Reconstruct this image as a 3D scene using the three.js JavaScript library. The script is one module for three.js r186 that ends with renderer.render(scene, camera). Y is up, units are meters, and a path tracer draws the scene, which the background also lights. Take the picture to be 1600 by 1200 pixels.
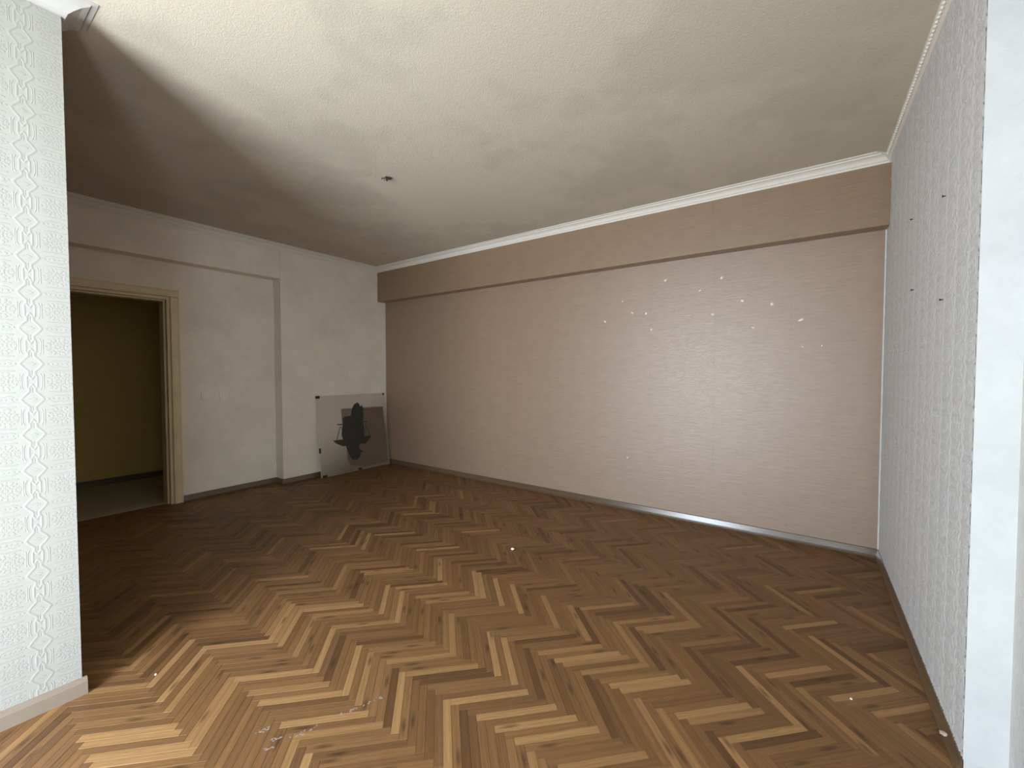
import * as THREE from 'three';
import { mergeGeometries } from 'three/addons/utils/BufferGeometryUtils.js';
import { RoundedBoxGeometry } from 'three/addons/geometries/RoundedBoxGeometry.js';
import { RectAreaLightUniformsLib } from 'three/addons/lights/RectAreaLightUniformsLib.js';
import { Sky } from 'three/addons/objects/Sky.js';

// ---------------------------------------------------------------- camera, sky, light, exposure
// Room axes: x runs along the far beige wall to the right, y is up, z points from that wall towards the unseen window side.
const scene = new THREE.Scene();
const camera = new THREE.PerspectiveCamera(85.2, 4 / 3, 0.02, 200);
camera.position.set(0, 1.3, 0);
camera.rotation.order = 'YXZ';
camera.rotation.set(THREE.MathUtils.degToRad(-1.724), THREE.MathUtils.degToRad(35.22), 0);
scene.add(camera);

const sky = new Sky();
sky.scale.setScalar(900);
sky.material.uniforms.turbidity.value = 3;
sky.material.uniforms.rayleigh.value = 1.6;
sky.material.uniforms.mieCoefficient.value = 0.004;
sky.material.uniforms.mieDirectionalG.value = 0.8;
sky.material.uniforms.sunPosition.value.set(-0.45, 0.8, -0.62);
scene.add(sky);

const sun = new THREE.DirectionalLight(new THREE.Color(1, 0.93, 0.82), 2.2);   // stands behind the building: lights the unseen ground outside, not the room
sun.position.set(-9, 16, -12.4);
sun.target.position.set(0, 0, 0);
sun.castShadow = true;
Object.assign(sun.shadow.camera, { left: -30, right: 30, top: 30, bottom: -30, near: 1, far: 90 });
scene.add(sun, sun.target);

RectAreaLightUniformsLib.init();
// unseen window side, behind the camera: balcony door on the left lighting the room, low window with added blind lighting the left wall
const BAY = { z: 1.22, x: 2.0, back: 0.25 };
const UNSEEN_OPENINGS = [{ x0: -2.1, x1: -1.05, y0: 0.06, y1: 2.3, lit: 2.26, light: 20 }, { x0: 0.42, x1: 1.72, y0: 0.1, y1: 2.3, lit: 1.32, light: 17 }];
for (const { x0, x1, y0, lit, light } of UNSEEN_OPENINGS) {
  const unseenDaylight = new THREE.RectAreaLight(new THREE.Color(0.89, 0.975, 1.06), light, x1 - x0 - 0.1, lit - y0 - 0.05);  // area lamp out of view, stands in for daylight through the opening
  unseenDaylight.position.set((x0 + x1) / 2, (y0 + 0.05 + lit) / 2, BAY.z - 0.03);
  unseenDaylight.lookAt(unseenDaylight.position.x, unseenDaylight.position.y, -5);
  scene.add(unseenDaylight);
}

const renderer = new THREE.WebGLRenderer({ antialias: true });
renderer.toneMapping = THREE.LinearToneMapping;
renderer.toneMappingExposure = 1.0;
renderer.shadowMap.enabled = true;
renderer.shadowMap.type = THREE.PCFSoftShadowMap;

// ---------------------------------------------------------------- measures
const H = 2.726;                       // ceiling
const XR = 0.43, XN = 0.525;           // papered right wall; the set-back wall nearer the window
const XL = -4.9, XD = -5.06;           // column face and door wall
const XS = -2.367, ZS = -0.346;        // papered partition on the left and its free end
const ZB = -3.82, ZBEAM = -3.696, YBEAM = 2.266;
const ZP = -1.89;                      // near end of the right wall
const ZF = 1.2;                        // wall closing the left part of the room

// ---------------------------------------------------------------- small helpers
let seed = 20240611;
const rnd = () => { seed = (seed + 0x6d2b79f5) | 0; let t = Math.imul(seed ^ (seed >>> 15), 1 | seed); t = (t + Math.imul(t ^ (t >>> 7), 61 | t)) ^ t; return ((t ^ (t >>> 14)) >>> 0) / 4294967296; };
const rr = (a, b) => a + (b - a) * rnd();
const used = new Map();
function numbered(name) { const n = used.get(name) ?? 0; used.set(name, n + 1); return n ? `${name}_${String(n).padStart(3, '0')}` : name; }
function shade(o) { o.castShadow = true; o.receiveShadow = true; return o; }
function part(name, geometry, material, parent) { const m = shade(new THREE.Mesh(geometry, material)); m.name = parent === scene ? numbered(name) : numbered(name); parent.add(m); return m; }
function thing(name, label, category, [x, y, z] = [0, 0, 0], group) {
  const o = new THREE.Group(); o.name = numbered(name); o.position.set(x, y, z);
  o.userData = { label, category }; if (group) o.userData.group = group;
  scene.add(o); return o;
}
function structure(name) { const o = new THREE.Group(); o.name = numbered(name); o.userData.kind = 'structure'; scene.add(o); return o; }
function structMesh(name, geometry, material) { const m = part(name, geometry, material, scene); m.userData.kind = 'structure'; return m; }
// a box between two corners, its texture coordinates in metres along the world axes
function box(x0, x1, y0, y1, z0, z1) {
  const g = new THREE.BoxGeometry(x1 - x0, y1 - y0, z1 - z0).translate((x0 + x1) / 2, (y0 + y1) / 2, (z0 + z1) / 2);
  return metric(g);
}
function metric(g) {
  const p = g.attributes.position, n = g.attributes.normal, uv = new Float32Array(p.count * 2);
  for (let i = 0; i < p.count; i++) {
    const ax = Math.abs(n.getX(i)), ay = Math.abs(n.getY(i)), az = Math.abs(n.getZ(i));
    if (ax >= ay && ax >= az) { uv[i * 2] = p.getZ(i); uv[i * 2 + 1] = p.getY(i); }
    else if (az >= ay) { uv[i * 2] = p.getX(i); uv[i * 2 + 1] = p.getY(i); }
    else { uv[i * 2] = p.getX(i); uv[i * 2 + 1] = p.getZ(i); }
  }
  g.setAttribute('uv', new THREE.BufferAttribute(uv, 2)); return g;
}
// a moulding: the profile [[away from the wall, height], ...] drawn along a straight line; m0 and m1 shear the ends into mitres
function moulding(profile, from, to, out, m0 = 0, m1 = 0) {
  const a = new THREE.Vector3(...from), b = new THREE.Vector3(...to), d = b.clone().sub(a).normalize(), o = new THREE.Vector3(...out), pos = [];
  const P = profile.map(([s, y]) => [a.clone().addScaledVector(o, s).addScaledVector(d, m0 * s).add(new THREE.Vector3(0, y, 0)), b.clone().addScaledVector(o, s).addScaledVector(d, -m1 * s).add(new THREE.Vector3(0, y, 0))]);
  const push = (...v) => v.forEach((q) => pos.push(q.x, q.y, q.z));
  const flip = new THREE.Vector3().crossVectors(d, o).y > 0;
  const tri = (p, q, r) => (flip ? push(p, r, q) : push(p, q, r));
  for (let i = 0; i < P.length; i++) { const [p0, p1] = P[i], [q0, q1] = P[(i + 1) % P.length]; tri(p0, p1, q1); tri(p0, q1, q0); }
  const shape = THREE.ShapeUtils.triangulateShape(profile.map(([x, y]) => new THREE.Vector2(x, y)), []);
  for (const [i, j, k] of shape) { tri(P[i][0], P[j][0], P[k][0]); tri(P[i][1], P[k][1], P[j][1]); }
  const g = new THREE.BufferGeometry(); g.setAttribute('position', new THREE.Float32BufferAttribute(pos, 3)); g.computeVertexNormals();
  return metric(g);
}
function tube(points, r, n = 12, k = 8) { return new THREE.TubeGeometry(new THREE.CatmullRomCurve3(points.map((p) => new THREE.Vector3(...p))), n, r, k, false); }

// ---------------------------------------------------------------- textures
const hash = (x, y) => { let h = (Math.imul(x, 374761393) + Math.imul(y, 668265263)) | 0; h = Math.imul(h ^ (h >>> 13), 1274126177); return ((h ^ (h >>> 16)) >>> 0) / 4294967296; };
function noise(x, y, px, py) {   // value noise that repeats every px, py cells
  const ix = Math.floor(x), iy = Math.floor(y), fx = x - ix, fy = y - iy, sx = fx * fx * (3 - 2 * fx), sy = fy * fy * (3 - 2 * fy);
  const w = (a, b) => hash(((a % px) + px) % px, (((b % py) + py) % py) + 977);
  return (w(ix, iy) * (1 - sx) + w(ix + 1, iy) * sx) * (1 - sy) + (w(ix, iy + 1) * (1 - sx) + w(ix + 1, iy + 1) * sx) * sy;
}
function dataTexture(w, h, fill, srgb = false) {
  const d = new Uint8Array(w * h * 4);
  for (let y = 0; y < h; y++) for (let x = 0; x < w; x++) { const c = fill(x / w, y / h), o = (y * w + x) * 4; for (let k = 0; k < 3; k++) d[o + k] = Math.max(0, Math.min(255, Math.round((Array.isArray(c) ? c[k] : c) * 255))); d[o + 3] = 255; }
  return finish(new THREE.DataTexture(d, w, h), srgb);
}
function finish(t, srgb) { t.wrapS = t.wrapT = THREE.RepeatWrapping; t.magFilter = THREE.LinearFilter; t.minFilter = THREE.LinearMipmapLinearFilter; if (srgb) t.colorSpace = THREE.SRGBColorSpace; t.needsUpdate = true; return t; }
function repeated(t, sx, sy, ox = 0, oy = 0) { const c = t.clone(); c.repeat.set(1 / sx, 1 / sy); c.offset.set(-ox / sx, -oy / sy); c.needsUpdate = true; return c; }

// stucco and paint: coarse blotches over a fine orange peel
const peel = dataTexture(512, 512, (u, v) => 0.5 * noise(u * 90, v * 90, 90, 90) + 0.3 * noise(u * 180, v * 180, 180, 180) + 0.2 * noise(u * 30, v * 30, 30, 30));
const blotch = dataTexture(512, 512, (u, v) => {
  const n = 0.5 * noise(u * 5, v * 5, 5, 5) + 0.3 * noise(u * 13, v * 13, 13, 13) + 0.2 * noise(u * 40, v * 40, 40, 40), k = 0.94 + 0.06 * n / 0.75;
  return [k, k * 0.995, k * 0.985];
}, true);
const stained = dataTexture(512, 512, (u, v) => {
  const a = noise(u * 9, v * 9, 9, 9), b = noise(u * 22, v * 22, 22, 22), c = noise(u * 60, v * 60, 60, 60), f = 0.5 * a + 0.32 * b + 0.18 * c, k = 0.955 + 0.045 * THREE.MathUtils.smoothstep(f, 0.36, 0.6);
  return [k, k * 0.99, k * 0.965];
}, true);
// grass-cloth vinyl: short horizontal threads
const threads = dataTexture(1024, 1024, (u, v) => 0.4 * noise(u * 16, v * 300, 16, 300) + 0.45 * noise(u * 6 + 3, v * 110, 6, 110) + 0.15 * noise(u * 80, v * 480, 80, 480));
const threadColor = dataTexture(1024, 1024, (u, v) => {
  const n = 0.45 * noise(u * 16, v * 300, 16, 300) + 0.4 * noise(u * 6 + 3, v * 110, 6, 110) + 0.15 * noise(u * 6, v * 9, 6, 9), k = 0.92 + 0.12 * (n - 0.5);
  const seam = Math.abs(u - 0.5) < 0.0012 ? 0.9 : 1;
  return [k * seam, k * seam * 0.99, k * seam * 0.98];
}, true);
const threadGloss = dataTexture(512, 512, (u, v) => 0.42 + 0.2 * noise(u * 30, v * 200, 30, 200));
// embossed white paper: flower medallions in octagons, beaded bars and lozenges between them
function embossed(bold) {
  const N = 512, c = document.createElement('canvas'); c.width = c.height = N; const g = c.getContext('2d');
  g.fillStyle = 'rgb(90,90,90)'; g.fillRect(0, 0, N, N); g.lineCap = 'round'; g.lineJoin = 'round';
  const wrap = (f) => { for (let i = -1; i <= 1; i++) for (let j = -1; j <= 1; j++) { g.save(); g.translate(i * N, j * N); f(); g.restore(); } };
  const line = (pts, w, k, close) => { g.strokeStyle = `rgb(${k},${k},${k})`; g.lineWidth = w * bold; g.beginPath(); pts.forEach(([x, y], i) => (i ? g.lineTo(x * N, y * N) : g.moveTo(x * N, y * N))); if (close) g.closePath(); g.stroke(); };
  const dot = (x, y, r, k) => { g.fillStyle = `rgb(${k},${k},${k})`; g.beginPath(); g.arc(x * N, y * N, r * N * (0.6 + 0.4 * bold), 0, 7); g.fill(); };
  wrap(() => {
    for (const [w, k] of [[26, 150], [12, 235]]) {                                  // soft shoulder, then the crest
      for (const s of [-1, 1]) {
        line([[s * 0.055, 0.3], [s * 0.055, 0.215], [s * 0.15, 0.09], [s * 0.2, 0], [s * 0.15, -0.09], [s * 0.055, -0.215], [s * 0.055, -0.3]], w, k);
        line([[s * 0.055, 0.3], [s * 0.09, 0.36], [s * 0.09, 0.64], [s * 0.055, 0.7]], w * 0.8, k);
        line([[s * 0.15, 0.28], [s * 0.18, 0.36], [s * 0.18, 0.64], [s * 0.15, 0.72]], w * 0.4, k - 30);
      }
      line([[-0.055, 0.33], [0, 0.42], [0.055, 0.33]], w * 0.8, k); line([[-0.055, 0.67], [0, 0.58], [0.055, 0.67]], w * 0.8, k);
    }
    for (const v of [0.2, 0.8]) line([[0.3, v], [0.7, v]], 12, 225);
    for (const x of [0.21, 0.79]) line([[x, 0.3], [x, 0.7]], 10, 225);
    for (let i = 0; i < 4; i++) { dot(0, 0.2 + i * 0.035, 0.013, 250); dot(0, -0.2 - i * 0.035, 0.013, 250); }
    dot(0, 0, 0.045, 190); dot(0.06, 0, 0.016, 220); dot(-0.06, 0, 0.016, 220);
    for (let i = 0; i < 6; i++) dot(0.28 + i * 0.088, 0, 0.02 + 0.008 * (i % 2), 240);
    for (const s of [-1, 1]) line([[0.32, s * 0.06], [0.42, s * 0.1], [0.5, s * 0.075], [0.58, s * 0.1], [0.68, s * 0.06]], 9, 200);
    for (let i = 0; i < 16; i++) { const a = (i / 16) * Math.PI * 2, x = Math.cos(a), y = Math.sin(a); dot(0.5 + x * (0.15 + 0.03 * (i % 2)), 0.5 + y * (0.15 + 0.03 * (i % 2)), 0.024, 225); dot(0.5 + x * 0.23, 0.5 + y * 0.23, 0.02 + 0.008 * (i % 3), 235); }
    for (let i = 0; i < 8; i++) { const a = ((i + 0.5) / 8) * Math.PI * 2; dot(0.5 + Math.cos(a) * 0.085, 0.5 + Math.sin(a) * 0.085, 0.028, 215); }
    dot(0.5, 0.5, 0.035, 250);
  });
  return finish(new THREE.CanvasTexture(c), false);
}
const relief = embossed(1.35), reliefBold = embossed(1.9);
// wood: eight different strips of grain stacked up the texture, the grain runs along u
const grainAt = (u, v) => {
  const s = Math.floor(v * 8), w = v * 8 - s, bend = 0.3 * noise(u * 4 + s * 5, s * 3 + 1, 16, 64);
  const ring = 0.5 + 0.5 * Math.sin((w + bend) * (9 + (s % 3) * 5) + 3 * noise(u * 3 + s * 7, w * 2 + s * 11, 64, 128));
  const pore = noise(u * 26 + s * 31, (w + bend * 0.3) * 26 + s * 41, 4096, 4096), fine = noise(u * 60 + s * 13, w * 60, 4096, 4096);
  return { ring, pore, fine, s, w };
};
const woodColor = dataTexture(1024, 512, (u, v) => {
  const { ring, pore, fine, s, w } = grainAt(u, v);
  let k = 0.85 + 0.07 * ring + 0.12 * (pore - 0.5) + 0.06 * (fine - 0.5);
  const kx = 0.3 + 0.4 * hash(s, 5), ky = 0.3 + 0.4 * hash(s, 9), d = Math.hypot((u - kx) * 22, (w - ky) * 3.4);
  if (s % 3 === 1 && d < 1) k *= 0.62 + 0.38 * d;
  return [k, k * (0.985 - 0.02 * ring), k * (0.96 - 0.05 * (1 - ring))];
}, true);
const woodBump = dataTexture(512, 512, (u, v) => { const { pore, fine } = grainAt(u, v); return 0.6 * pore + 0.4 * fine; });

// ---------------------------------------------------------------- materials
const std = (o) => new THREE.MeshStandardMaterial(o), rgb = (r, g, b) => new THREE.Color().setRGB(r, g, b);
const M = {
  ceiling: std({ color: rgb(0.645, 0.592, 0.49), roughness: 0.95, map: repeated(stained, 4.6, 4.6), bumpMap: repeated(peel, 0.35, 0.35), bumpScale: 0.0012 }),
  paint: std({ color: rgb(0.92, 0.845, 0.735), roughness: 0.9, map: repeated(blotch, 1.3, 1.3), bumpMap: repeated(peel, 0.5, 0.5), bumpScale: 0.0007 }),
  plaster: std({ color: rgb(0.70, 0.725, 0.74), roughness: 0.85, map: repeated(blotch, 0.7, 0.7), bumpMap: repeated(peel, 0.3, 0.3), bumpScale: 0.0006 }),
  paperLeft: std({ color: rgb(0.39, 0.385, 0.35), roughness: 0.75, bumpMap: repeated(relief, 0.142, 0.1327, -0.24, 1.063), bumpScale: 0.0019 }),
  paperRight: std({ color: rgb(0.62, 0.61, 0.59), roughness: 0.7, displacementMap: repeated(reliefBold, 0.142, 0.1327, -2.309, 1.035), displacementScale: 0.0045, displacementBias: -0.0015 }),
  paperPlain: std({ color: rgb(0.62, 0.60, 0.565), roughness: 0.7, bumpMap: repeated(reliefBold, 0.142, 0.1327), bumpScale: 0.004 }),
  vinyl: new THREE.MeshPhysicalMaterial({ clearcoat: 0.85, clearcoatRoughness: 0.45, color: rgb(0.40, 0.27, 0.183), map: repeated(threadColor, 0.53, 0.53, -0.37, 0), roughness: 1, roughnessMap: repeated(threadGloss, 0.4, 0.4), bumpMap: repeated(threads, 0.53, 0.53), bumpScale: 0.0008, ior: 1.75 }),
  beamPaint: new THREE.MeshPhysicalMaterial({ color: rgb(0.36, 0.243, 0.15), roughness: 0.5, clearcoat: 0.5, clearcoatRoughness: 0.45, map: repeated(threadColor, 0.53, 0.53, -0.37, 0), bumpMap: repeated(threads, 0.53, 0.53), bumpScale: 0.0004 }),
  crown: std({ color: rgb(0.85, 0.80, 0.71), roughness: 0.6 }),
  brownWood: new THREE.MeshPhysicalMaterial({ color: rgb(0.17, 0.115, 0.07), roughness: 0.3, map: repeated(woodColor, 1.2, 0.5), clearcoat: 1, clearcoatRoughness: 0.22 }),
  greyWood: std({ color: rgb(0.27, 0.22, 0.17), roughness: 0.5, map: repeated(blotch, 0.3, 0.3) }),
  creamPaint: std({ color: rgb(0.82, 0.69, 0.44), roughness: 0.45, map: repeated(blotch, 0.4, 0.4) }),
  hallPaint: std({ color: rgb(0.72, 0.52, 0.16), roughness: 0.85 }),
  hallFloor: std({ color: rgb(0.5, 0.43, 0.30), roughness: 0.6 }),
  screed: std({ color: rgb(0.05, 0.035, 0.025), roughness: 0.9 }),
  board: std({ color: 0xffffff, vertexColors: true, roughness: 0.55, map: woodColor, bumpMap: woodBump, bumpScale: 0.0003 }),
  switchPlastic: std({ color: rgb(0.93, 0.88, 0.78), roughness: 0.35 }),
  black: std({ color: rgb(0.012, 0.011, 0.01), roughness: 0.45 }),
  darkMetal: std({ color: rgb(0.05, 0.04, 0.03), roughness: 0.5, metalness: 0.6 }),
  brass: std({ color: rgb(0.45, 0.36, 0.2), roughness: 0.4, metalness: 0.9 }),
  copper: std({ color: rgb(0.35, 0.14, 0.07), roughness: 0.4, metalness: 0.8 }),
  chalk: std({ color: rgb(0.84, 0.8, 0.72), roughness: 0.95 }),
  tornPaper: std({ color: rgb(0.38, 0.345, 0.30), roughness: 0.95 }),
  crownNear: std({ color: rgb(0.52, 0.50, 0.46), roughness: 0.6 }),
  frameWhite: std({ color: rgb(0.8, 0.8, 0.78), roughness: 0.4 }),
  glass: new THREE.MeshPhysicalMaterial({ color: 0xffffff, roughness: 0.02, transmission: 1, thickness: 0 }),
  addedDarkPanelling: std({ color: rgb(0.12, 0.075, 0.045), roughness: 0.6, map: repeated(woodColor, 1.2, 0.5) }),  // dark colour for unseen walls, added to cut bounced light on the left
  unseen_ground: std({ color: rgb(0.42, 0.38, 0.31), roughness: 0.95 }),
};

// ---------------------------------------------------------------- the shell
const T = 0.16;
const wallBack = structure('wall_back');
part('papered_face', box(XD - T, XN + T, 0, H, ZB - T, ZB), M.vinyl, wallBack);
const beamBack = structMesh('beam', box(XD - 0.01, XR, YBEAM, H, ZB - 0.01, ZBEAM), M.beamPaint);
const wallRight = structure('wall_right');
{
  const g = new THREE.PlaneGeometry(ZP - 0.006 - ZB, H, 480, 600).rotateY(-Math.PI / 2).translate(XR, H / 2, (ZP - 0.006 + ZB) / 2);
  part('wallpaper', metric(g), M.paperRight, wallRight);
}
part('wall_core', box(XR + 0.004, XR + 0.085, 0, H, ZB, ZP - 0.006), M.plaster, wallRight);
part('plaster_end', box(XR - 0.0015, XN + 0.03, 0, H, ZP - 0.006, ZP), M.plaster, wallRight);
structMesh('wall_right_near', box(XN, XN + T, 0, H, ZB, BAY.back), M.paperPlain);  // runs on out of view to keep window light off the right floor
structMesh('unseen_bay_back', box(XN + T, BAY.x + T, 0, H, BAY.back - T, BAY.back), M.plaster);  // unseen bay walls, set wide to make place for the right window
structMesh('unseen_bay_right', box(BAY.x, BAY.x + T, 0, H, BAY.back, BAY.z + T), M.plaster);
const wallLeftNear = structure('wall_left_near');
part('wall_core', box(XS - 0.1, XS - 0.001, 0, H, ZS, BAY.z + T), M.plaster, wallLeftNear);
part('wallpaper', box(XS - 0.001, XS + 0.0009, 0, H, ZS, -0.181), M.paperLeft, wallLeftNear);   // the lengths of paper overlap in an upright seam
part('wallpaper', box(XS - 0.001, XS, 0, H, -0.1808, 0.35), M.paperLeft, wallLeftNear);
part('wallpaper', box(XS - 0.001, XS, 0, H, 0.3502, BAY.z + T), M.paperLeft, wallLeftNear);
structMesh('added_dark_back', box(XS - 0.13, XS - 0.1, 0, H, ZS + 0.001, BAY.z + T), M.addedDarkPanelling);  // unseen dark layer, added to keep the left corner in shade
const DOOR = { z0: -1.42, z1: -0.54, y: 2.035 };
const wallLeft = structure('wall_left');
part('wall_face', box(XD - T, XD, 0, H, ZB - T, DOOR.z0), M.paint, wallLeft);
part('wall_face', box(XD - T, XD, 0, H, DOOR.z1, ZF + T), M.paint, wallLeft);
part('wall_face', box(XD - T, XD, DOOR.y, H, DOOR.z0, DOOR.z1), M.paint, wallLeft);
structMesh('column', box(XD - 0.01, XL, 0, H, ZB, -2.38), M.paint);
structMesh('beam_left', box(XD - 0.01, XL - 0.008, 2.352, H, -2.385, ZF), M.paint);
structMesh('unseen_left_end', box(XD - T, XS - 0.12, 0, H, ZF, ZF + T), M.addedDarkPanelling);  // unseen end wall, made dark so that it bounces little light
const wallFront = structure('wall_front');
for (const [x0, x1, y0, y1] of [[XS - 0.13, UNSEEN_OPENINGS[0].x0, 0, H], [UNSEEN_OPENINGS[0].x1, UNSEEN_OPENINGS[1].x0, 0, H], [UNSEEN_OPENINGS[1].x1, BAY.x + T, 0, H], ...UNSEEN_OPENINGS.flatMap((o) => [[o.x0, o.x1, 0, o.y0], [o.x0, o.x1, o.y1, H]])]) part('wall_face', box(x0, x1, y0, y1, BAY.z, BAY.z + T), M.plaster, wallFront);
structMesh('ceiling', box(-7.2, BAY.x + T, H, H + T, ZB - T, BAY.z + T), M.ceiling);
// hall behind the doorway
structMesh('wall_hall_far', box(-6.72, -6.57, 0, H, -2.6, ZF + T), M.hallPaint);
structMesh('wall_hall_right', box(-6.72, XD - T, 0, H, -2.75, -2.6), M.hallPaint);
structMesh('wall_hall_left', box(-6.72, XD - T, 0, H, ZF + 0.02, ZF + T), M.hallPaint);
structMesh('floor_hall', box(-6.72, XD - 0.075, -0.14, 0.002, -2.75, ZF + T), M.hallFloor);
structMesh('baseboard_hall', box(-6.57, -6.555, 0.002, 0.07, -2.6, ZF + 0.02), M.brownWood);
structMesh('unseen_ground', box(-60, 60, -9.2, -9, -40, 90), M.unseen_ground);  // unseen ground outside, placed to bounce warm sunlight up to the ceiling

// unseen door and window behind the camera: frames, panes, added blind
UNSEEN_OPENINGS.forEach(({ x0, x1, y0, y1, lit }, i) => {
  const win = structure(`window_${i + 1}`), f = 0.045, z = BAY.z, zz = [z + 0.05, z + 0.11];
  part('window_frame', mergeGeometries([box(x0, x0 + f, y0, y1, ...zz), box(x1 - f, x1, y0, y1, ...zz), box(x0 + f, x1 - f, y0, y0 + f, ...zz), box(x0 + f, x1 - f, y1 - f, y1, ...zz)]), M.frameWhite, win);
  part('pane', box(x0 + f, x1 - f, y0 + f, y1 - f, z + 0.078, z + 0.082), M.glass, win);
  if (lit < y1 - 0.1) part('added_blind', box(x0 + 0.01, x1 - 0.01, lit + 0.01, y1, z + 0.02, z + 0.03), M.frameWhite, win);  // added blind, leaves only the low part of the unseen window lit
});

// ---------------------------------------------------------------- parquet
const floor = structure('floor');
part('subfloor', box(XD - 0.075, BAY.x + T, -0.14, -0.0105, ZB - T, BAY.z + T), M.screed, floor);
{
  const L = 0.3115, W = 0.0309, S0 = 0.004, T0 = 1.638, q = Math.SQRT1_2, gap = 0.0005, thick = 0.01;
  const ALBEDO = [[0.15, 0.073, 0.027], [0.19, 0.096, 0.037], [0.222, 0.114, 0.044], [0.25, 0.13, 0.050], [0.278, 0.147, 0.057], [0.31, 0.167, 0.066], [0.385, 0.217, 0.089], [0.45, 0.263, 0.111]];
  // light and dark strips of the photograph, centimetres on the floor: x, z, x, z, ...
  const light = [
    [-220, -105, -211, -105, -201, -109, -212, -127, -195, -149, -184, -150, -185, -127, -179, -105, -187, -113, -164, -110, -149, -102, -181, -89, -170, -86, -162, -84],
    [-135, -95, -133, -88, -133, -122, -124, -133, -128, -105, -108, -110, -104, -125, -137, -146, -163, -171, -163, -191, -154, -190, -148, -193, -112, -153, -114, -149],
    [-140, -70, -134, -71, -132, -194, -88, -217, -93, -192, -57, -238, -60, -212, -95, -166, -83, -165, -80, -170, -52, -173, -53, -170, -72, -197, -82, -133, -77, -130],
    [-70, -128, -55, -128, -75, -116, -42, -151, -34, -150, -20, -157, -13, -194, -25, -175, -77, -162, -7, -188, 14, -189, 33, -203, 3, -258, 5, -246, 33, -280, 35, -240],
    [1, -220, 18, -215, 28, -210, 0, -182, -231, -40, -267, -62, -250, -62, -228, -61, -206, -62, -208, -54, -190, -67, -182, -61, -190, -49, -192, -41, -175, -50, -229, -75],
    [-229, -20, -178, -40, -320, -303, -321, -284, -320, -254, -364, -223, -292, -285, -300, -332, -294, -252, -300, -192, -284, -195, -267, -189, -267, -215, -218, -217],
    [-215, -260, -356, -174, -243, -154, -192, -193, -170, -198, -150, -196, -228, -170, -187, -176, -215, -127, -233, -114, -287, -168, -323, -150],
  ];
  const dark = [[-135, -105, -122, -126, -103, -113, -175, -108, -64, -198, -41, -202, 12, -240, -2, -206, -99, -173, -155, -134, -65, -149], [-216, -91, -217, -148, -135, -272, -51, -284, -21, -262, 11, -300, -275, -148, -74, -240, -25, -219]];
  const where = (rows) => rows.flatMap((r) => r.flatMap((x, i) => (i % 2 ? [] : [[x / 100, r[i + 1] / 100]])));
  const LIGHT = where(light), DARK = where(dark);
  const boards = [];
  const inRoom = (x, z) => (x > XD - 0.2 && x < XR + 0.12 && z > ZB - 0.12 && z < ZF + 0.15) || (x > XS - 0.15 && x < BAY.x && z > -0.3 && z < BAY.z + 0.1) || (x > XN && x < BAY.x && z > BAY.back && z < 0);
  for (let m = -16; m < 22; m++) for (let k = -170; k < 170; k++) for (const along of [0, 1]) {
    const s = S0 + m * L + k * W, t = T0 + m * L - k * W;
    const cs = along ? s + L + W / 2 : s + L / 2, ct = along ? t + L / 2 : t + W / 2, x = (cs - ct) * q, z = -(cs + ct) * q;
    if (!inRoom(x, z)) continue;
    boards.push({ s, t, along, x, z, m, k });
  }
  const inside = (b, [x, z]) => { const s = (x - z) * q, t = (-x - z) * q; return b.along ? s > b.s + L && s < b.s + L + W && t > b.t && t < b.t + L : s > b.s && s < b.s + L && t > b.t && t < b.t + W; };
  const eye = new THREE.Vector3(0, 1.3, 0), fwd = new THREE.Vector3(-0.577, -0.03, -0.817), v = new THREE.Vector3(), pv = new THREE.Vector3();
  camera.updateMatrixWorld(true); camera.aspect = 4 / 3; camera.updateProjectionMatrix();
  for (const b of boards) {
    b.tone = Math.min(5, Math.max(1, Math.floor(1 + 5 * (0.5 * rnd() + 0.5 * rnd()))));
    if (rnd() < 0.035) b.tone = 6;
    if (rnd() < 0.04) b.tone = 0;
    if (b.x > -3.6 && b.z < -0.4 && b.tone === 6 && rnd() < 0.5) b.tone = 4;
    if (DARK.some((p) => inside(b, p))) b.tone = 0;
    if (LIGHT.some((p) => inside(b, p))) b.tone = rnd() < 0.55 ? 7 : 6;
    v.set(b.x, 0, b.z); pv.copy(v).project(camera);
    const d = v.clone().sub(eye), far = d.length(), front = d.dot(fwd) > 0.3;
    const hidden = b.x < XS - 0.02 && b.z > ZS - (b.x - XS) * 0.147 - 0.05 && b.z > -0.35 + (XS - b.x) * -0.147;
    b.size = front && !hidden && Math.abs(pv.x) < 1.02 && Math.abs(pv.y) < 1.02 ? 1.3 / far ** 3 : 0;
  }
  boards.sort((a, b) => b.size - a.size);
  // one strip: chamfered top edges, grain along its length, its own place in the wood texture and its own tone
  const strip = (variant, tone) => {
    const hw = W / 2 - gap / 2, hl = L / 2 - gap / 2, c = 0.0006, P = [], uv = [], col = [];
    const r = ALBEDO[tone], u0 = hash(variant, 3) * 0.7, v0 = (variant % 8) / 8, dark = 0.8;
    const ring = (dx, y) => [[-hl + dx, y, -hw + dx], [hl - dx, y, -hw + dx], [hl - dx, y, hw - dx], [-hl + dx, y, hw - dx]];
    const A = ring(0, -thick), B = ring(0, -c), C = ring(c, 0), quad = (a, b, d, e) => { for (const p of [a, b, d, a, d, e]) { P.push(...p); uv.push(u0 + (p[0] + hl) / (2 * hl) * 0.3, v0 + 0.008 + (p[2] + hw) / (2 * hw) * 0.109); col.push(...r); } };
    for (let i = 0; i < 4; i++) { const j = (i + 1) % 4; quad(A[j], A[i], B[i], B[j]); quad(B[j], B[i], C[i], C[j]); }
    quad(C[3], C[2], C[1], C[0]);
    const g = new THREE.BufferGeometry();
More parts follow.
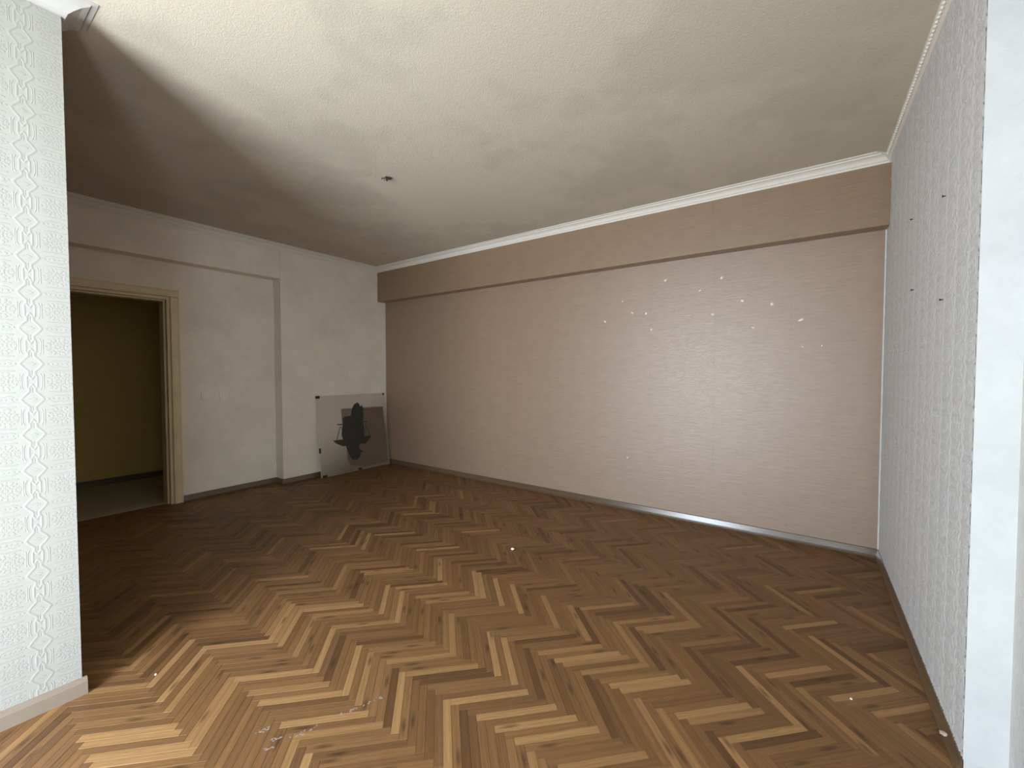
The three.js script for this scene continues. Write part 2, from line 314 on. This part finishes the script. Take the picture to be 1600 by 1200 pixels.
    g.setAttribute('position', new THREE.Float32BufferAttribute(P, 3)); g.setAttribute('uv', new THREE.Float32BufferAttribute(uv, 2)); g.setAttribute('color', new THREE.Float32BufferAttribute(col, 3)); g.computeVertexNormals();
    return g;
  };
  const kinds = new Map(), kind = (variant, tone) => { const key = variant * 10 + tone; if (!kinds.has(key)) kinds.set(key, strip(variant, tone)); return kinds.get(key); };
  const place = (b) => ({ ry: (b.along ? 3 : 1) * Math.PI / 4, y: rr(-0.0004, 0.0002), tx: rr(-0.004, 0.004), tz: rr(-0.0008, 0.0008), flip: rnd() < 0.5 ? Math.PI : 0, variant: Math.floor(rnd() * 16) });
  const rest = [], dummy = new THREE.Object3D(); dummy.rotation.order = 'YXZ';
  boards.forEach((b, i) => {
    const p = place(b), g = kind(p.variant, b.tone);
    dummy.position.set(b.x, p.y, b.z); dummy.rotation.set(p.tx, p.ry + p.flip, p.tz); dummy.updateMatrix();
    if (i < 300) { const o = part('board', g, M.board, floor); o.rotation.order = 'YXZ'; o.position.copy(dummy.position); o.rotation.copy(dummy.rotation); return; }
    rest.push(g.clone().applyMatrix4(dummy.matrix));
  });
  const field = part('parquet_boards', mergeGeometries(rest), M.board, floor); field.userData.kind = 'stuff';
}

// ---------------------------------------------------------------- mouldings
const CROWN = [[0, -0.0605], [0.011, -0.0605], [0.013, -0.05], [0.021, -0.046], [0.024, -0.04], [0.03, -0.03], [0.04, -0.0215], [0.052, -0.0165], [0.06, -0.0155], [0.063, -0.0085], [0.08, -0.0065], [0.086, -0.001], [0.086, 0], [0, 0]];
structMesh('trim_1', moulding(CROWN, [XL, H, ZBEAM], [XR, H, ZBEAM], [0, 0, 1], 1, 1), M.crown);
structMesh('trim_2', moulding(CROWN, [XL, H, ZF], [XL, H, ZBEAM], [1, 0, 0], 0, 1), M.crown);
{
  const t = structure('trim_3');                                                    // crown on the near partition, with scroll leaves in relief
  const z1 = BAY.z;
  const P = [[0, -0.062], [0.012, -0.062], [0.016, -0.05], [0.03, -0.036], [0.05, -0.02], [0.07, -0.012], [0.072, -0.006], [0.09, -0.004], [0.09, 0], [0, 0]];
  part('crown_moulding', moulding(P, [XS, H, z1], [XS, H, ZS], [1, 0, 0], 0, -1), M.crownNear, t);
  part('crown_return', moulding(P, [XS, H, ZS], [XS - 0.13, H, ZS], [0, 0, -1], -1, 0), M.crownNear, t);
  const leaf = tube([[0.014, -0.052, 0.03], [0.03, -0.03, 0.024], [0.036, -0.03, 0.008], [0.026, -0.036, 0.002], [0.026, -0.038, 0.014], [0.05, -0.018, -0.012], [0.066, -0.012, -0.026]], 0.0055, 26, 6);
  for (let i = 0; i < 5; i++) { const o = part('scroll_leaf', leaf, M.crownNear, t); o.position.set(XS, H, ZS + 0.045 + i * 0.085); }
}
{
  const t = structure('trim_4');                                                    // beaded strip along the right wall
  part('strip', moulding([[0, -0.022], [0.006, -0.022], [0.012, -0.017], [0.018, -0.009], [0.03, -0.006], [0.033, 0], [0, 0]], [XR, H, ZB + 0.125], [XR, H, ZP], [-1, 0, 0]), M.crown, t);
  const bead = new THREE.SphereGeometry(0.0068, 8, 6), beads = [];
  for (let z = ZBEAM + 0.03; z < ZP; z += 0.0272) beads.push(bead.clone().scale(1, 0.9, 1.25).translate(XR - 0.0245, H - 0.009, z));
  const o = part('beading', mergeGeometries(beads), M.crown, t); o.userData.kind = 'stuff';
}
const BASE = [[0, 0], [0.018, 0], [0.018, 0.012], [0.016, 0.0165], [0.013, 0.0175], [0.0125, 0.0195], [0.0165, 0.0215], [0.0062, 0.057], [0.005, 0.0595], [0.002, 0.0595], [0, 0.0615]];
structMesh('baseboard_back', moulding(BASE, [XL, 0, ZB], [XR, 0, ZB], [0, 0, 1], 1, 1), M.brownWood);
structMesh('baseboard_right', moulding(BASE, [XR, 0, ZB], [XR, 0, ZP], [-1, 0, 0], 1, 0), M.brownWood);
structMesh('baseboard_left', moulding(BASE, [XL, 0, ZB], [XL, 0, -2.38], [1, 0, 0], 1, -1), M.brownWood);
structMesh('baseboard_column', moulding(BASE, [XD, 0, -2.38], [XL, 0, -2.38], [0, 0, 1], 1, -1), M.brownWood);
structMesh('baseboard_door', moulding(BASE, [XD, 0, -2.38], [XD, 0, -1.479], [1, 0, 0], 1, 0), M.brownWood);
structMesh('baseboard_near', moulding([[0, 0], [0.016, 0], [0.014, 0.05], [0.009, 0.066], [0, 0.068]], [XS, 0, BAY.z], [XS, 0, ZS - 0.014], [1, 0, 0], 0, 0), M.greyWood);
// bare white edges of the paper in the two far corners
part('paper_edge', box(XR - 0.009, XR - 0.001, 0.061, YBEAM, ZB, ZB + 0.006), M.plaster, wallBack);
part('paper_edge', box(XL + 0.001, XL + 0.012, 0.061, YBEAM, ZB, ZB + 0.006), M.plaster, wallBack);

// ---------------------------------------------------------------- door frame
{
  const d = structure('door_1'), x = XD;
  const cas = [[0, 0], [0.02, 0], [0.022, 0.006], [0.019, 0.014], [0.019, 0.044], [0.024, 0.05], [0.024, 0.066], [0.012, 0.072], [0, 0.072]];
  // side casing as an upright extrusion, head casing as a moulding
  const upright = (z, dir) => { const s = new THREE.Shape(cas.map(([a, b]) => new THREE.Vector2(a, b * dir))); const g = new THREE.ExtrudeGeometry(s, { depth: 2.0175, bevelEnabled: false }); g.rotateX(-Math.PI / 2); g.translate(x, 0, z); return metric(g); };
  part('casing', upright(-1.479, -1), M.creamPaint, d);
  part('casing', upright(-0.48, 1), M.creamPaint, d);
  part('head_casing', moulding(cas.map(([a, b]) => [a, -b]), [x, 2.09, -0.479], [x, 2.09, -1.48], [1, 0, 0]), M.creamPaint, d);
  part('jamb', box(x - T, x + 0.004, 0, 2.03, -1.422, -1.385), M.creamPaint, d);
  part('jamb', box(x - T, x + 0.004, 0, 2.03, -0.575, -0.538), M.creamPaint, d);
  part('head_jamb', box(x - T, x + 0.004, 1.995, 2.03, -1.385, -0.575), M.creamPaint, d);
  part('door_stop', box(x - T, x - 0.045, 0, 1.995, -1.385, -1.37), M.creamPaint, d);
  part('door_stop', box(x - T, x - 0.045, 1.98, 1.995, -1.37, -0.575), M.creamPaint, d);
  part('strike_plate', box(x - 0.034, x - 0.012, 0.98, 1.14, -1.3855, -1.3835), M.brass, d);
  part('latch_hole', box(x - 0.029, x - 0.018, 1.085, 1.115, -1.3837, -1.3828), M.black, d);
  part('latch_hole', box(x - 0.028, x - 0.019, 1.02, 1.04, -1.3837, -1.3828), M.black, d);
}

// ---------------------------------------------------------------- switches
function wallSwitch(z, y, label, tilt) {
  const t = thing('light_switch', label, 'switch', [XD, y, z], 'switches beside the doorway');
  const frame = new RoundedBoxGeometry(0.016, 0.082, 0.082, 2, 0.005).translate(0.008, 0, 0);
  part('frame', frame, M.switchPlastic, t);
  const r = part('rocker', new RoundedBoxGeometry(0.014, 0.056, 0.054, 2, 0.003), M.switchPlastic, t); r.position.set(0.0165, 0, 0); r.rotation.z = tilt;
  return t;
}
wallSwitch(-1.69, 1.045, 'cream light switch nearer the door frame, its rocker tipped in at the top', 0.12);
wallSwitch(-1.854, 1.037, 'cream light switch further from the door frame, its rocker tipped in at the bottom', -0.12);

// ---------------------------------------------------------------- leaning picture
{
  const N = 512, c = document.createElement('canvas'); c.width = c.height = N; const g = c.getContext('2d'), k = N / 100;
  g.fillStyle = '#d0c2b2'; g.fillRect(0, 0, N, N);
  const gr = g.createLinearGradient(0, 0.5 * N, 0.3 * N, N); gr.addColorStop(0, 'rgba(150,140,120,0)'); gr.addColorStop(1, 'rgba(95,86,72,0.75)'); g.fillStyle = gr; g.fillRect(0, 0, N, N);
  const poly = (p, fill) => { g.fillStyle = fill; g.beginPath(); p.forEach(([x, y], i) => (i ? g.lineTo(x * k, y * k) : g.moveTo(x * k, y * k))); g.closePath(); g.fill(); };
  g.filter = 'blur(3px)';
  poly([[32, 18], [95, 19], [97, 60], [97, 97], [62, 97], [40, 92], [36, 84], [36, 68], [32, 50]], '#6e5848');
  poly([[33, 19], [46, 19], [46, 28], [34, 30]], '#7f6d5c');
  g.filter = 'none';
  const ink = '#20231a';
  poly([[56, 11], [51, 13], [48, 17], [46, 23], [45, 28], [36, 28], [33, 31], [33, 37], [31, 45], [30, 52], [32, 58], [35, 66], [38, 76], [40, 81], [43, 85], [50, 86], [54, 83], [56, 78], [60, 76.5], [55, 74], [53, 68], [60, 65], [63, 57], [63, 46], [62, 37], [63, 31], [64, 20], [62, 14], [60, 17], [58, 13]], ink);
  poly([[18, 57], [30, 57], [37, 58], [35, 66], [31, 66], [22, 61]], '#2a2a1b');
  poly([[60, 58], [73, 56.5], [72, 60], [64, 67], [58, 66]], '#2b1d14');
  g.strokeStyle = '#2c2c22'; g.lineWidth = 4;
  for (const [a, b] of [[[29, 40], [23, 57]], [[30, 41], [36, 55]], [[25, 37.5], [32, 38]], [[62, 37.5], [68, 37.5]], [[65, 40], [65, 57]], [[66, 42], [71, 55]]]) { g.lineWidth = a[1] < 38.5 && b[1] < 39 ? 7 : 4.5; g.beginPath(); g.moveTo(a[0] * k, a[1] * k); g.lineTo(b[0] * k, b[1] * k); g.stroke(); }
  const t = finish(new THREE.CanvasTexture(c), true); t.wrapS = t.wrapT = THREE.ClampToEdgeWrapping;
  const W = 1.015, HT = 1.0, xb = -4.786, xt = -4.886, lean = Math.asin((xb - xt) / HT);
  const p = thing('leaning_picture', 'frameless clip picture with a dark green scales emblem leaning in the far corner', 'picture', [xb, 0.004, -3.283]);
  p.rotation.set(0, Math.PI / 2 - 0.004, 0);
  const tilt = new THREE.Matrix4().makeRotationX(-lean);
  const sheet = (w, h, d, z, y = h / 2, x = 0) => new THREE.BoxGeometry(w, h, d).translate(x, y, z).applyMatrix4(tilt);
  part('backing_board', sheet(W, HT, 0.003, -0.0035), M.paint, p);
  const print = new THREE.MeshPhysicalMaterial({ map: t, roughness: 0.7, clearcoat: 0.5, clearcoatRoughness: 0.08 });
  part('print', new THREE.BoxGeometry(W - 0.004, HT - 0.004, 0.0012).translate(0, HT / 2, -0.0012).applyMatrix4(tilt), print, p);
  for (const [u, v, w, h] of [[2, 1.6, 0.05, 0.034], [97, 1.8, 0.02, 0.034], [0.6, 67, 0.02, 0.062], [4.5, 98.6, 0.06, 0.026], [53, 98.6, 0.052, 0.026]]) {
    const x = Math.min(W / 2 - w / 2 + 0.004, Math.max(-W / 2 + w / 2 - 0.004, (u / 100 - 0.5) * W)), y = Math.min(HT - h / 2 + 0.003, Math.max(h / 2 - 0.001, HT * (1 - v / 100)));
    part('clip', new RoundedBoxGeometry(w, h, 0.011, 1, 0.002).translate(x, y, -0.0015).applyMatrix4(tilt), M.black, p);
  }
}

// ---------------------------------------------------------------- ceiling wires
{
  const t = thing('ceiling_wires', 'tangle of dark wire ends and hook sticking out of the ceiling', 'wires', [-2.54, H, -2.005]);
  part('hook', tube([[0, 0, 0], [0, -0.02, 0.002], [0.008, -0.034, 0.006], [0.02, -0.036, 0.01], [0.026, -0.026, 0.012]], 0.0035), M.darkMetal, t);
  part('connector', new RoundedBoxGeometry(0.026, 0.014, 0.018, 1, 0.002).rotateY(0.6).translate(0.014, -0.012, -0.012), M.black, t);
  part('wire', tube([[-0.004, 0, 0.004], [-0.018, -0.012, 0.008], [-0.03, -0.008, 0.016], [-0.038, -0.014, 0.012]], 0.0032), M.black, t);
  part('wire', tube([[0.004, 0, 0.006], [0.012, -0.014, 0.018], [0.004, -0.03, 0.022], [-0.004, -0.034, 0.014]], 0.0028), M.copper, t);
  part('wire', tube([[0.006, 0, -0.006], [0.022, -0.008, -0.02], [0.034, -0.012, -0.026]], 0.0028), M.black, t);
}

// ---------------------------------------------------------------- marks on the walls
function crumb(r, sx, sy, sz, s) {
  const g = new THREE.IcosahedronGeometry(r, 1), p = g.attributes.position;
  for (let i = 0; i < p.count; i++) { const h = 0.72 + 0.5 * hash(Math.round(p.getX(i) * 9e4) + s, Math.round((p.getY(i) + 3 * p.getZ(i)) * 9e4)); p.setXYZ(i, p.getX(i) * h * sx, p.getY(i) * h * sy, p.getZ(i) * h * sz); }
  g.computeVertexNormals(); return g;
}
const chips = [crumb(0.0105, 1.2, 0.9, 0.3, 1), crumb(0.0105, 0.9, 1.15, 0.3, 2), crumb(0.0105, 1.5, 0.7, 0.3, 3)];
[[-1.036, 2.105, 1], [-0.587, 2.07, 1], [-0.75, 1.984, 0.8], [-0.433, 1.867, 1], [-0.231, 1.822, 1.1], [-0.043, 1.686, 1.25], [-0.651, 1.776, 1], [-1.205, 1.826, 0.85], [-1.332, 1.842, 0.9], [-1.597, 1.78, 0.9], [-1.154, 1.678, 0.85], [-0.355, 1.647, 0.8], [-1.427, 1.957, 0.5], [0.086, 1.489, 0.45], [-0.03, 1.484, 0.45], [-1.365, 0.489, 0.5]].forEach(([x, y, s], i) => {
  const o = part('plaster_chip', chips[i % 3], M.chalk, wallBack); o.position.set(x, y, ZB + 0.001); o.scale.setScalar(s); o.rotation.z = rr(-0.6, 0.6);
});
for (let i = 0; i < 5; i++) { const o = part('torn_paper', chips[i % 3], M.tornPaper, wallBack); o.position.set(-0.43 + rr(-0.03, 0.04), 0.63 + rr(-0.03, 0.03), ZB + 0.001); o.scale.set(rr(0.6, 1.6), rr(0.3, 1.0), 0.25); }
const nailShape = mergeGeometries([new THREE.CylinderGeometry(0.0022, 0.0022, 0.012, 8).rotateZ(Math.PI / 2).translate(-0.003, 0, 0), new THREE.CylinderGeometry(0.005, 0.0042, 0.0025, 10).rotateZ(Math.PI / 2).translate(-0.009, 0, 0)]);
for (const [z, y, label] of [[-2.319, 1.983, 'dark nail in the white paper of the right wall, upper one nearer the window'], [-2.951, 2.079, 'dark nail in the white paper of the right wall, upper one nearer the beige wall'], [-2.883, 1.709, 'dark nail in the white paper of the right wall, lower one nearer the beige wall'], [-2.314, 1.581, 'dark nail in the white paper of the right wall, lower one nearer the window']]) {
  const o = part('nail', nailShape, M.darkMetal, scene); o.position.set(XR, y, z); o.userData = { label, category: 'nail', group: 'nails in the right wall' };
}

// ---------------------------------------------------------------- litter on the floor
function litter(x, z, r, label, material, shape, y = 0) {
  const o = part('plaster_crumb', crumb(r, ...shape), material, scene); o.position.set(x, r * shape[1] * 0.8 + y, z);
  o.userData = { label, category: 'crumb' };
}
litter(-1.731, -2.46, 0.011, 'pale crumb of plaster lying in the middle of the parquet', M.chalk, [1.3, 0.7, 0.9, 4]);
litter(-2.255, -0.55, 0.0045, 'small white crumb on the parquet by the near partition end', M.chalk, [1, 0.8, 1, 5]);
litter(0.166, -2.096, 0.005, 'tiny white crumb on the parquet towards the right wall', M.chalk, [1, 0.8, 1, 6]);
litter(0.402, -1.985, 0.009, 'pinkish plaster chip lying on the right baseboard', std({ color: rgb(0.62, 0.46, 0.4), roughness: 0.9 }), [1.2, 0.6, 1.2, 7], 0.06);
// dried white paint drips
const fleck = (rx, rz, k) => { const p = []; for (let i = 0; i < 9; i++) { const a = (i / 9) * Math.PI * 2, r = 0.45 + 0.9 * hash(i + k * 13, k); p.push(new THREE.Vector2(Math.cos(a) * rx * r, Math.sin(a) * rz * r)); } return new THREE.ExtrudeGeometry(new THREE.Shape(p), { depth: 0.0005, bevelEnabled: false }).rotateX(-Math.PI / 2); };
const dripPaint = std({ color: rgb(0.36, 0.33, 0.29), roughness: 0.6 });
[[-1.586, -0.686, 0.02], [-1.458, -0.765, 0.05], [-1.512, -0.70, 0.02], [-1.403, -0.925, 0.04], [-1.374, -1.005, 0.032], [-1.495, -0.66, 0.02], [-1.30, -0.70, 0.012]].forEach(([x, z, len], i) => {
  const g = [];
  for (let k = 0; k < 5 + len * 200; k++) { const a = rr(-1, 1), w = rr(0.0008, 0.0026); g.push(fleck(w, w * rr(1.2, 3.4), i * 31 + k).rotateY(-0.35 + rr(-0.3, 0.3)).translate(a * len * 0.36 + rr(-0.007, 0.007), 0, -a * len * 0.94 + rr(-0.006, 0.006))); }
  const o = part('paint_drip', mergeGeometries(g), dripPaint, floor); o.position.set(x, 0.0003, z);
});

renderer.render(scene, camera);
